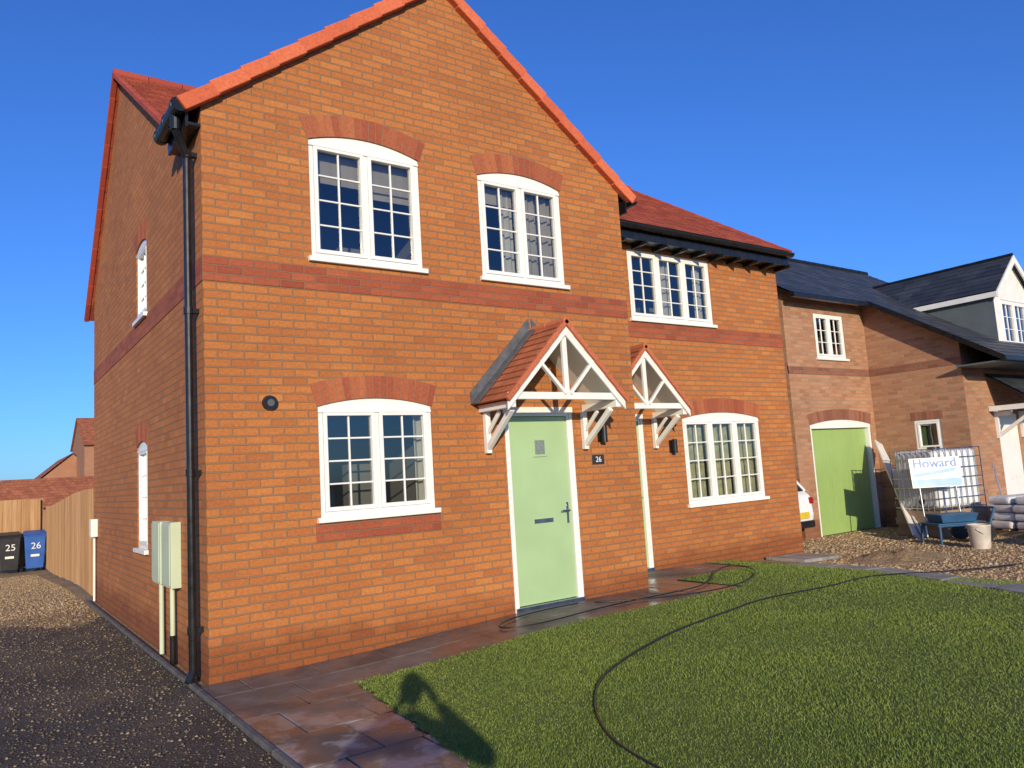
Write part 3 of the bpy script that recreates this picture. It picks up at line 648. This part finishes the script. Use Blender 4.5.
# ------------------------------------------------------------------ HOSES
def hose(name,pts,r,mat,dz=.045):
    c=bpy.data.curves.new(name,'CURVE');c.dimensions='3D';c.bevel_depth=r;c.bevel_resolution=3;c.resolution_u=10
    s=c.splines.new('NURBS');s.points.add(len(pts)-1);s.order_u=4;s.use_endpoint_u=True
    for i,p in enumerate(pts):s.points[i].co=(p[0],p[1],g(p[0],p[1])+dz+(p[2] if len(p)>2 else 0),1)
    c.materials.append(mat);o=bpy.data.objects.new(name,c);scn.collection.objects.link(o)
M_rub=simple('rubber',(.015,.015,.016),.4,.2,9)
hose('garden_hose',[(1.2,-4.4),(1.24,-3.59),(1.45,-3.1),(1.78,-2.7),(2.1,-2.4),(2.73,-2.16),(3.3,-1.98),(3.76,-1.87),(4.4,-1.75),(5.0,-1.6),(5.6,-1.68),(6.22,-1.75),(6.9,-1.6),(7.6,-1.75),(8.4,-2.0),(9.6,-2.2)],.0075,M_rub,.034)
hose('garden_hose',[(3.75,-.2),(3.1,-.16),(2.6,-.3),(2.5,-.55),(2.9,-.72),(3.6,-.6),(4.4,-.55),(5.2,-.6),(5.75,-.35),(6.2,0,.03),(6.6,.1,.06),(6.7,-.3,.03),(6.1,-.7),(5.3,-.9),(4.6,-.75),(4.0,-.45),(3.9,-.3)],.007,M_rub,.03)
# ------------------------------------------------------------------ FENCES
m=Mat('fence_wood');gm=m.add('ShaderNodeNewGeometry');o=m.coord('Object')
c=m.ramp(gm.outputs['Random Per Island'],[(0,(.36,.19,.08)),(.5,(.45,.26,.12)),(1,(.51,.31,.155))])
mp=m.add('ShaderNodeMapping');mp.inputs['Scale'].default_value=(30,30,1.5);m.link(o,mp.inputs[0]);m.col(m.mix(1,c,m.ramp(m.noise(mp.outputs[0],1,4),[(.3,(.75,.72,.7)),(.7,(1.1,1.1,1.1))]),'MULTIPLY'));m.rough(.85);M_fence=m.m
def fence(name,p,q,h=1.8):
    p=Vector((*p,0));q=Vector((*q,0));L=(q-p).length;d=(q-p)/L;nrm=Vector((-d.y,d.x,0));mb=MB();n=int(L/.105)
    for k in range(n):
        a=p+d*(k*L/n);z=g(a.x,a.y);off=.012 if k%2 else 0
        c=a+nrm*off;e=c+d*(.115);w=nrm*.016;hh=h+random.uniform(-.006,.006)
        mb.hexa([c+Vector((0,0,z+.04)),e+Vector((0,0,z+.04)),e+w+Vector((0,0,z+.04)),c+w+Vector((0,0,z+.04)),c+Vector((0,0,z+hh)),e+Vector((0,0,z+hh)),e+w+Vector((0,0,z+hh)),c+w+Vector((0,0,z+hh))])
    k=0
    while k<=L:
        a=p+d*k-nrm*.06;z=g(a.x,a.y);mb.box(a.x-.04,a.x+.04,a.y-.04,a.y+.04,z-.1,z+h-.03);k+=1.8
    mb.obj(name,M_fence)
fence('timber_fence',(.02,7.12),(.18,18.6),1.72);fence('timber_fence',(-9,18.9),(.1,18.75),1.95)
# ------------------------------------------------------------------ BINS
def bin_(name,cx,y,colr,num):
    z=g(cx,y);E_=empty(name,(cx,y,z));mt=simple(name+'_plastic',colr,.45,.12,5)
    mb=MB();mb.hexa([(cx-.20,y,z+.08),(cx+.20,y,z+.08),(cx+.20,y+.45,z+.08),(cx-.20,y+.45,z+.08),(cx-.255,y-.06,z+.95),(cx+.255,y-.06,z+.95),(cx+.255,y+.52,z+.95),(cx-.255,y+.52,z+.95)])
    mb.box(cx-.27,cx+.27,y-.075,y+.53,z+.93,z+.975);mb.obj('body',mt,E_,bevel=.02)
    mb=MB();mb.hexa([(cx-.28,y-.09,z+.98),(cx+.28,y-.09,z+.98),(cx+.28,y+.55,z+.98),(cx-.28,y+.55,z+.98),(cx-.25,y-.05,z+1.02),(cx+.25,y-.05,z+1.02),(cx+.24,y+.5,z+1.09),(cx-.24,y+.5,z+1.09)])
    mb.cyl((cx-.22,y+.58,z+.98),(cx+.22,y+.58,z+.98),.018);mb.obj('lid',mt,E_,bevel=.015)
    mb=MB();
    for sg in (-1,1):mb.cyl((cx+sg*.20,y+.42,z+.1),(cx+sg*.25,y+.42,z+.1),.1,n=20)
    mb.obj('wheels',M_black,E_)
    text(num,.24,(cx+.02,y-.055,z+.68),(math.pi/2+.07,0,0),M_white,E_,'number')
    mb=MB();mb.box(cx-.1,cx+.1,y-.045,y-.03,z+.4,z+.46);mb.obj('label',M_white,E_)
bin_('wheelie_bin',-.70,18.05,(.02,.02,.024),'25');bin_('wheelie_bin',-.12,18.05,(.025,.10,.38),'26')
# ------------------------------------------------------------------ DISTANT HOUSES (left)
M_far=simple('distant_brick',(.35,.17,.10),.9,.12,1.5)
def far_house(x0,x1,y0,y1,ze,za,along='x',wz=()):
    E_=empty('brick_house',((x0+x1)/2,(y0+y1)/2,-.3));mb=MB();R_=MB();z0=-.5
    if along=='x':
        yc=(y0+y1)/2
        mb.prism([(y0,z0),(y1,z0),(y1,ze),(yc,za-.05),(y0,ze)],0,x0,x1)
        slope(R_,(x0-.15,y0-.3,ze-.1),(x1+.15,y0-.3,ze-.1),(x0-.15,yc,za),(x1+.15,yc,za),.3);slope(R_,(x1+.15,y1+.3,ze-.1),(x0-.15,y1+.3,ze-.1),(x1+.15,yc,za),(x0-.15,yc,za),.3)
    else:
        xc=(x0+x1)/2
        mb.prism([(x0,z0),(x1,z0),(x1,ze),(xc,za-.05),(x0,ze)],1,y0,y1)
        slope(R_,(x0-.3,y0-.15,ze-.1),(x0-.3,y1,ze-.1),(xc,y0-.15,za),(xc,y1,za),.3);slope(R_,(x1+.3,y1,ze-.1),(x1+.3,y0-.15,ze-.1),(xc,y1,za),(xc,y0-.15,za),.3)
    mb.obj('walls',M_far,E_);R_.obj('roof',M_tilec,E_,recalc=False)
    for zz in wz:
        for k in range(2):
            xx=x0+(x1-x0)*(.25+.5*k)
            window('window','F',y0-.09,xx-.5,xx+.5,zz,zz+1.0,0,E_,2,2,3,room=False)
    return E_
far_house(5.35,12,58,66,5.6,7.9,'x',(.6,3.0));far_house(1.5,8.6,63,75,2.0,5.2,'y',(.4,));far_house(-1.6,5.0,44,49,1.3,2.9,'x')
hb=MB();
for k in range(220):
    x=-260+k*3+random.uniform(-.5,.5);r=random.uniform(2,4.);mbz=random.uniform(1.,3.2)
    pts=[(x+r*math.cos(a)*random.uniform(.7,1.2),340+random.uniform(-2,2),-.5+max(0,math.sin(a))*mbz*random.uniform(.7,1.2)) for a in np.linspace(0,math.pi,7)]
    hb.face(pts)
hb.obj('distant_hedge',simple('hedge_leaves',(.05,.06,.03),.9,.4,.5),None,recalc=False)
# ------------------------------------------------------------------ CAR
def car(x0,x1,yr):
    z=g(x0,yr);E_=empty('parked_car',((x0+x1)/2,yr+1.85,z));mt=simple('white_car_paint',(.75,.76,.78),.25,.03,2)
    mb=MB();prof=[(yr+.05,.26),(yr-.0,.5),(yr+.04,.86),(yr+.18,.95),(yr+2.7,.95),(yr+3.5,.78),(yr+3.7,.6),(yr+3.68,.26)]
    mb.prism([(a,b+z) for a,b in prof],0,x0,x1);mb.obj('body',mt,E_,bevel=.07,seg=3,smooth=False)
    mb=MB()
    a,b_=x0+.06,x1-.06;c,d=x0+.2,x1-.2
    mb.hexa([(a,yr+.12,z+.93),(b_,yr+.12,z+.93),(b_,yr+2.75,z+.93),(a,yr+2.75,z+.93),(c,yr+.5,z+1.42),(d,yr+.5,z+1.42),(d,yr+1.95,z+1.42),(c,yr+1.95,z+1.42)]);mb.obj('cabin_glass',M_black,E_,bevel=.04)
    mb=MB();mb.box(c-.02,d+.02,yr+.42,yr+2.0,z+1.41,z+1.46)
    for xx,yy in ((a,c),(b_,d)):
        mb.beam((xx,yr+.13,z+.93),(yy,yr+.5,z+1.43),.07,.05);mb.beam((xx,yr+2.75,z+.93),(yy,yr+1.95,z+1.43),.06,.05);mb.beam((xx,yr+1.3,z+.93),(yy,yr+1.3,z+1.43),.06,.04)
    mb.obj('roof',mt,E_,bevel=.02)
    mb=MB()
    for yy in (yr+.7,yr+3.05):
        for xx,sg in ((x0+.02,-1),(x1-.02,1)):mb.cyl((xx-sg*.18,yy,z+.29),(xx+sg*.025,yy,z+.29),.29,n=28)
    mb.box(x0+.05,x1-.05,yr-.02,yr+.1,z+.27,z+.40);mb.obj('tyres',M_rub,E_,bevel=.02)
    mb=MB()
    for yy in (yr+.7,yr+3.05):
        for xx,sg in ((x0,-1),(x1,1)):mb.cyl((xx,yy,z+.29),(xx+sg*.03,yy,z+.29),.18,n=20)
    mb.obj('wheel_hubs',M_metal,E_)
    mb=MB()
    for xx in (x0+.02,x1-.12):mb.box(xx,xx+.1,yr-.012,yr+.10,z+.70,z+.82)
    mb.obj('tail_lights',simple('red_lens',(.30,.012,.012),.2),E_,bevel=.02)
    mb=MB();mb.box((x0+x1)/2+.05,(x0+x1)/2+.57,yr-.03,yr-.0,z+.45,z+.56);mb.obj('registration_plate',simple('yellow_plate',(.7,.5,.03),.4),E_)
car(9.7,11.28,1.85)
# ------------------------------------------------------------------ SITE CLUTTER
def rotz(cx,cy,a,z=0):return Matrix.Translation((cx,cy,z))@Matrix.Rotation(a,4,'Z')
gx=g(13,0.4);E_=empty('water_tank',(13.25,.55,gx));A=-.25;Mt=rotz(13.2,.5,A,gx)
mb=MB();mb.box(-.6,.6,-.5,.5,0,.12,0,Mt);mb.box(-.6,.6,-.5,.5,.2,.32,0,Mt)
for x in (-.5,0,.5):mb.box(x-.06,x+.06,-.48,.48,.12,.2,0,Mt)
mb.box(-.58,.58,-.48,.48,.32,.46,0,Mt);mb.obj('pallet',simple('pallet_wood',(.28,.2,.13),.9),E_)
M_tank=simple('tank_plastic',(.66,.68,.70),.35,.12,2)
mb=MB();mb.box(-.55,.55,-.45,.45,.5,1.55,0,Mt);mb.obj('tank',M_tank,E_,bevel=.09,seg=4)
mb=MB();mb.cyl(Mt@Vector((0,0,1.53)),Mt@Vector((0,0,1.61)),.11,n=20);mb.cyl(Mt@Vector((-.58,-.1,.62)),Mt@Vector((-.50,-.1,.62)),.05);mb.obj('cap',M_black,E_)
mb=MB()
for z in (.5,.68,.86,1.04,1.22,1.4,1.57):
    for a,b2 in (((-.58,-.48),(.58,-.48)),((.58,-.48),(.58,.48)),((.58,.48),(-.58,.48)),((-.58,.48),(-.58,-.48))):mb.cyl(Mt@Vector((*a,z)),Mt@Vector((*b2,z)),.009,n=6)
for k in range(9):
    t=-.58+1.16*k/8
    for s_ in (-.48,.48):mb.cyl(Mt@Vector((t,s_,.46)),Mt@Vector((t,s_,1.57)),.009,n=6)
    u=-.48+.96*k/8
    for s_ in (-.58,.58):mb.cyl(Mt@Vector((s_,u,.46)),Mt@Vector((s_,u,1.57)),.009,n=6)
mb.obj('cage',M_metal,E_)
# sign board
E_=empty('site_sign',(12.1,-.1,.9));Ms=rotz(12.22,-.02,-.75,0)@Matrix.Rotation(-.12,4,'X')
M_blue=simple('blue_print',(.02,.12,.45),.4,.05);M_lb=simple('light_blue_print',(.20,.38,.62),.4,.08,3)
mb=MB();mb.box(-.42,.42,-.01,.01,.86,1.38,0,Ms);mb.obj('board',M_white,E_,bevel=.003)
mb=MB();mb.box(-.41,.41,-.014,-.0105,.87,1.01,0,Ms)
mb.hexa([Ms@Vector(p) for p in ((-.40,-.014,1.04),(.3,-.014,1.12),(.3,-.0105,1.12),(-.40,-.0105,1.04),(-.40,-.014,1.10),(.38,-.014,1.20),(.38,-.0105,1.20),(-.40,-.0105,1.10))]);mb.obj('print',M_lb,E_)
tx=text('Howard',.22,(0,0,0),(0,0,0),M_blue,None,'sign_lettering',.0015);tx.data.offset=.004;tx.matrix_world=Ms@Matrix.Translation((0,-.016,1.28))@Matrix.Rotation(math.pi/2,4,'X')
bpy.context.view_layer.update();mw=tx.matrix_world.copy();tx.parent=E_;tx.matrix_parent_inverse=Matrix.Translation(-Vector(E_.location));tx.matrix_basis=mw
mb=MB();mb.cyl(Ms@Vector((-.3,.02,0)),Ms@Vector((-.3,.02,1.3)),.014);mb.cyl(Ms@Vector((.3,.02,0)),Ms@Vector((.3,.02,1.3)),.014);mb.obj('legs',M_metal,E_)
# blue trolley
E_=empty('site_trolley',(12.0,-.35,0));Mt=rotz(11.95,-.30,-.55,g(12,0));M_bl=simple('blue_steel',(.02,.08,.17),.5,.2)
mb=MB()
for sg in (-.26,.26):
    mb.cyl(Mt@Vector((-.45,sg,.3)),Mt@Vector((.45,sg,.3)),.02);mb.cyl(Mt@Vector((.45,sg,.3)),Mt@Vector((.56,sg,.55)),.02);mb.cyl(Mt@Vector((-.42,sg,.3)),Mt@Vector((-.42,sg,.0)),.02)
mb.cyl(Mt@Vector((.56,-.26,.55)),Mt@Vector((.56,.26,.55)),.02);mb.box(-.42,.4,-.24,.24,.31,.34,0,Mt)
mb.hexa([Mt@Vector(p) for p in ((-.32,-.2,.345),(.25,-.2,.345),(.25,.2,.345),(-.32,.2,.345),(-.36,-.23,.48),(.30,-.23,.48),(.30,.23,.48),(-.36,.23,.48))]);mb.obj('frame',M_bl,E_,bevel=.006)
mb=MB()
for sg in (-.31,.31):mb.cyl(Mt@Vector((.3,sg-.03,.17)),Mt@Vector((.3,sg+.03,.17)),.17,n=22)
mb.obj('wheels',M_rub,E_)
# leaning boards
E_=empty('timber_boards',(13,1,0));M_bd=simple('board_white',(.66,.64,.60),.7,.12,4);mb=MB()
for k,(dx,dy,L) in enumerate(((0,0,1),(.14,-.08,.94))):
    a=Vector((12.35+dx,.55+dy,g(12,0)));b2=Vector((13.9+dx*.4,1.95,1.72*L));mb.beam(a,b2,.22,.03,0,up=(0.2,-.6,.6))
mb.obj('boards',M_bd,E_,bevel=.003)
def tub(name,cx,cy,r,h,mat):
    z=g(cx,cy)-.01;E_=empty(name,(cx,cy,z));mb=MB();n=24
    mb.cyl((cx,cy,z),(cx,cy,z+h),r*.82,r,n,caps=False);mb.cyl((cx,cy,z+.02),(cx,cy,z+h-.002),r*.78,r*.95,n,caps=False);mb.cyl((cx,cy,z+.01),(cx,cy,z+.03),r*.8,r*.8,n)
    mb.cyl((cx,cy,z+h-.03),(cx,cy,z+h),r*1.03,r*1.03,n,caps=False);mb.obj('shell',mat,E_,smooth=True,recalc=False)
    mb=MB()
    for k in range(10):
        a=math.pi*k/10;b2=math.pi*(k+1)/10;mb.cyl((cx+r*1.03*math.cos(a),cy-.03-.1*math.sin(a),z+h-.05-.12*math.sin(a)),(cx+r*1.03*math.cos(b2),cy-.03-.1*math.sin(b2),z+h-.05-.12*math.sin(b2)),.004,n=6)
    mb.obj('handle',M_metal,E_)
tub('plastic_bucket',11.35,-.95,.165,.37,simple('bucket_plastic',(.50,.44,.37),.5,.2,5))
E_=empty('pallet_of_bags',(13.5,-1.0,0));gz_=g(13,-1);mb=MB();Mt=rotz(13.5,-1.0,-.35,gz_)
for y in (-.45,-.15,.15,.45):mb.box(-.6,.6,y-.06,y+.06,.1,.125,0,Mt)
for x in (-.5,0,.5):mb.box(x-.05,x+.05,-.5,.5,0,.1,0,Mt)
mb.obj('pallet',simple('pallet_timber',(.34,.25,.16),.9),E_)
mb=MB();
for l in range(4):
    for i in range(2):
        for j in range(2):
            x=-.3+.6*i+random.uniform(-.03,.03);y=-.25+.5*j+random.uniform(-.03,.03);mb.box(x-.29,x+.29,y-.23,y+.23,.127+l*.14,.26+l*.14,l%2,Mt@Matrix.Rotation(random.uniform(-.05,.05),4,'Z'))
mb.obj('bags',[simple('bag_plastic',(.66,.60,.58),.4,.2,5,bump=.02),simple('bag_plastic_pale',(.75,.74,.73),.4,.15,5,bump=.02)],E_,bevel=.05,seg=3)
mb=MB();Mt=rotz(12.3,-1.75,-.2,g(12,-1.7)-.01)
for l in range(4):
    for i in range(3):mb.box(-.5+i*.34+random.uniform(-.02,.02),-.18+i*.34,-.25,.25,l*.06,.055+l*.06,0,Mt)
mb.obj('stacked_paving',M_conc,None,bevel=.005)
mb=MB();mb.cyl((13.35,-.6,g(13,0)),(13.65,-.3,1.2),.012);mb.box(13.2,13.45,-.62,-.58,gz_,gz_+.3);mb.obj('shovel',M_metal)
# ------------------------------------------------------------------ PHOTOGRAPHER (stands behind the camera, casts the shadow on the lawn)
yaw=.62041;CAM=Vector((-1.618,-6.743,1.569));dirh=Vector((math.sin(yaw),math.cos(yaw),0))
PM=Matrix.Translation((CAM.x-dirh.x*.40,CAM.y-dirh.y*.40,0))@Matrix.Rotation(-yaw,4,'Z')
PE=empty('photographer',PM.translation)
def skin(name,verts,edges,rad,mat,root=0,sub=2):
    me=bpy.data.meshes.new(name);me.from_pydata([PM@Vector(v) for v in verts],edges,[]);o=bpy.data.objects.new(name,me);scn.collection.objects.link(o)
    o.modifiers.new('s','SKIN');s=o.modifiers.new('ss','SUBSURF');s.levels=sub;s.render_levels=sub
    for i,r in enumerate(rad):
        me.skin_vertices[0].data[i].radius=(r,r) if isinstance(r,(int,float)) else r
    me.skin_vertices[0].data[root].use_root=True;me.materials.append(mat);attach(o,PE);return o
M_skin=simple('skin',(.5,.32,.24),.5,.05);M_coat=simple('jacket_cloth',(.03,.035,.05),.8);M_jean=simple('jeans_cloth',(.05,.07,.13),.9);M_hair=simple('hair',(.04,.025,.015),.7)
vs=[(0,0,.95),(0,-.01,1.12),(0,0,1.28),(0,0,1.40),(0,.01,1.52)];ed=[(0,1),(1,2),(2,3),(3,4)];rd=[(.19,.14),(.18,.13),(.20,.13),(.11,.09),.058]
for sg in (-1,1):
    b0=len(vs);vs+=[(sg*.20,0,1.38),(sg*.43,.08,1.24),(sg*.13,.29,1.47)];rd+=[.078,.060,.038];ed+=[(3,b0),(b0,b0+1),(b0+1,b0+2)]
skin('torso_and_arms',vs,ed,rd,M_coat)
vs=[(0,0,.98)];rd=[(.18,.13)];ed=[]
for sg in (-1,1):
    b0=len(vs);vs+=[(sg*.10,0,.88),(sg*.13,.02,.50),(sg*.15,-.02,.10)];rd+=[.105,.072,.052];ed+=[(0,b0),(b0,b0+1),(b0+1,b0+2)]
skin('legs',vs,ed,rd,M_jean)
for sg in (-1,1):
    skin('shoe',[(sg*.15,-.07,.05),(sg*.155,.05,.045),(sg*.165,.17,.035)],[(0,1),(1,2)],[.048,.045,.035],M_black)
    vs=[(sg*.13,.29,1.47),(sg*.10,.345,1.52)];rd=[.027,.030];ed=[(0,1)]
    for k in range(4):
        b0=len(vs);vs+=[(sg*.085,.365,1.505+k*.02),(sg*(.065),.388,1.510+k*.02),(sg*.045,.385,1.512+k*.02)];rd+=[.009,.0085,.0075];ed+=[(1,b0),(b0,b0+1),(b0+1,b0+2)]
    b0=len(vs);vs+=[(sg*.085,.345,1.49),(sg*.06,.352,1.50)];rd+=[.010,.0085];ed+=[(1,b0),(b0,b0+1)]
    skin('hand',vs,ed,rd,M_skin,sub=1)
bpy.ops.mesh.primitive_uv_sphere_add(segments=32,ring_count=20,radius=1);hd=bpy.context.object;hd.name='head'
for v in hd.data.vertices:
    x,y,z=v.co;nx=x*.078*(1-.18*max(0,-z));ny=y*.098+(.01 if y>0 and z<0 else 0);nz=z*.12
    if y>.7 and abs(x)<.22:
        ny+=.022*max(0,1-abs(z+.12)/.35)*(1-abs(x)/.22)
    if y>.75 and .05<z<.3 and .25<abs(x)<.5:ny-=.008
    v.co=PM@Vector((nx,ny+.015,nz+1.65))
for p in hd.data.polygons:p.use_smooth=True
hd.data.materials.append(M_skin);attach(hd,PE)
bpy.ops.mesh.primitive_uv_sphere_add(segments=32,ring_count=20,radius=1);hr=bpy.context.object;hr.name='hair'
for v in hr.data.vertices:
    x,y,z=v.co;v.co=PM@Vector((x*.09,y*.106-.012,max(z,-.35 if y<0 else .35)*.125+1.66))
hr.data.materials.append(M_hair);attach(hr,PE)
mb=MB()
for sg in (-1,1):mb.box(sg*.03-.011,sg*.03+.011,.100,.108,1.657,1.669,0,PM)
mb.obj('eyes',M_black,PE,bevel=.003)
mb=MB();mb.box(-.022,.022,.100,.110,1.59,1.598,0,PM);mb.obj('mouth',simple('lips',(.4,.15,.12),.5),PE,bevel=.003)
mb=MB()
for sg in (-1,1):mb.box(sg*.08-.006,sg*.08+.008,-.005,.03,1.625,1.68,0,PM)
mb.obj('ears',M_skin,PE,bevel=.006)
mb=MB();mb.box(-.076,.076,.375,.383,1.535,1.607,0,PM);mb.obj('phone',M_black,PE,bevel=.003)
# ------------------------------------------------------------------ CAMERA
f,pi_,ro,ya=764.9,.11465,.06149,.62041
F=Vector((math.sin(ya)*math.cos(pi_),math.cos(ya)*math.cos(pi_),math.sin(pi_)));R0=Vector((math.cos(ya),-math.sin(ya),0));U0=R0.cross(F)
Rr=R0*math.cos(ro)-U0*math.sin(ro);Uu=U0*math.cos(ro)+R0*math.sin(ro)
cam=bpy.data.cameras.new('camera');cam.sensor_width=36;cam.lens=36*f/1024;cam.clip_start=.02;cam.clip_end=3000
co=bpy.data.objects.new('camera',cam);scn.collection.objects.link(co)
mt=Matrix(((Rr.x,Uu.x,-F.x),(Rr.y,Uu.y,-F.y),(Rr.z,Uu.z,-F.z))).to_4x4();mt.translation=CAM;co.matrix_world=mt;scn.camera=co
# ------------------------------------------------------------------ LIGHT
el=math.radians(14.4);az=math.radians(27.6)
L=bpy.data.lights.new('sun','SUN');L.energy=4.6;L.angle=math.radians(.5);L.color=(1,.85,.60);lo=bpy.data.objects.new('sun',L);scn.collection.objects.link(lo)
d=Vector((math.sin(az)*math.cos(el),math.cos(az)*math.cos(el),-math.sin(el)));lo.rotation_euler=d.to_track_quat('-Z','Y').to_euler();lo.location=(-10,-20,10)
w=bpy.data.worlds.new('World');scn.world=w;w.use_nodes=True;nt=w.node_tree;bg=nt.nodes['Background']
sk=nt.nodes.new('ShaderNodeTexSky');sk.sky_type='NISHITA';sk.sun_disc=False;sk.sun_elevation=el;sk.sun_rotation=math.pi+az;sk.air_density=1.0;sk.dust_density=.4;sk.ozone_density=3.5
tn=nt.nodes.new('ShaderNodeMix');tn.data_type='RGBA';tn.blend_type='MULTIPLY';tn.inputs[0].default_value=1;tn.inputs[7].default_value=(.46,.84,1.55,1)
nt.links.new(sk.outputs[0],tn.inputs[6]);nt.links.new(tn.outputs[2],bg.inputs[0]);bg.inputs[1].default_value=.125
scn.view_settings.view_transform='Standard';scn.view_settings.look='None';scn.view_settings.exposure=0
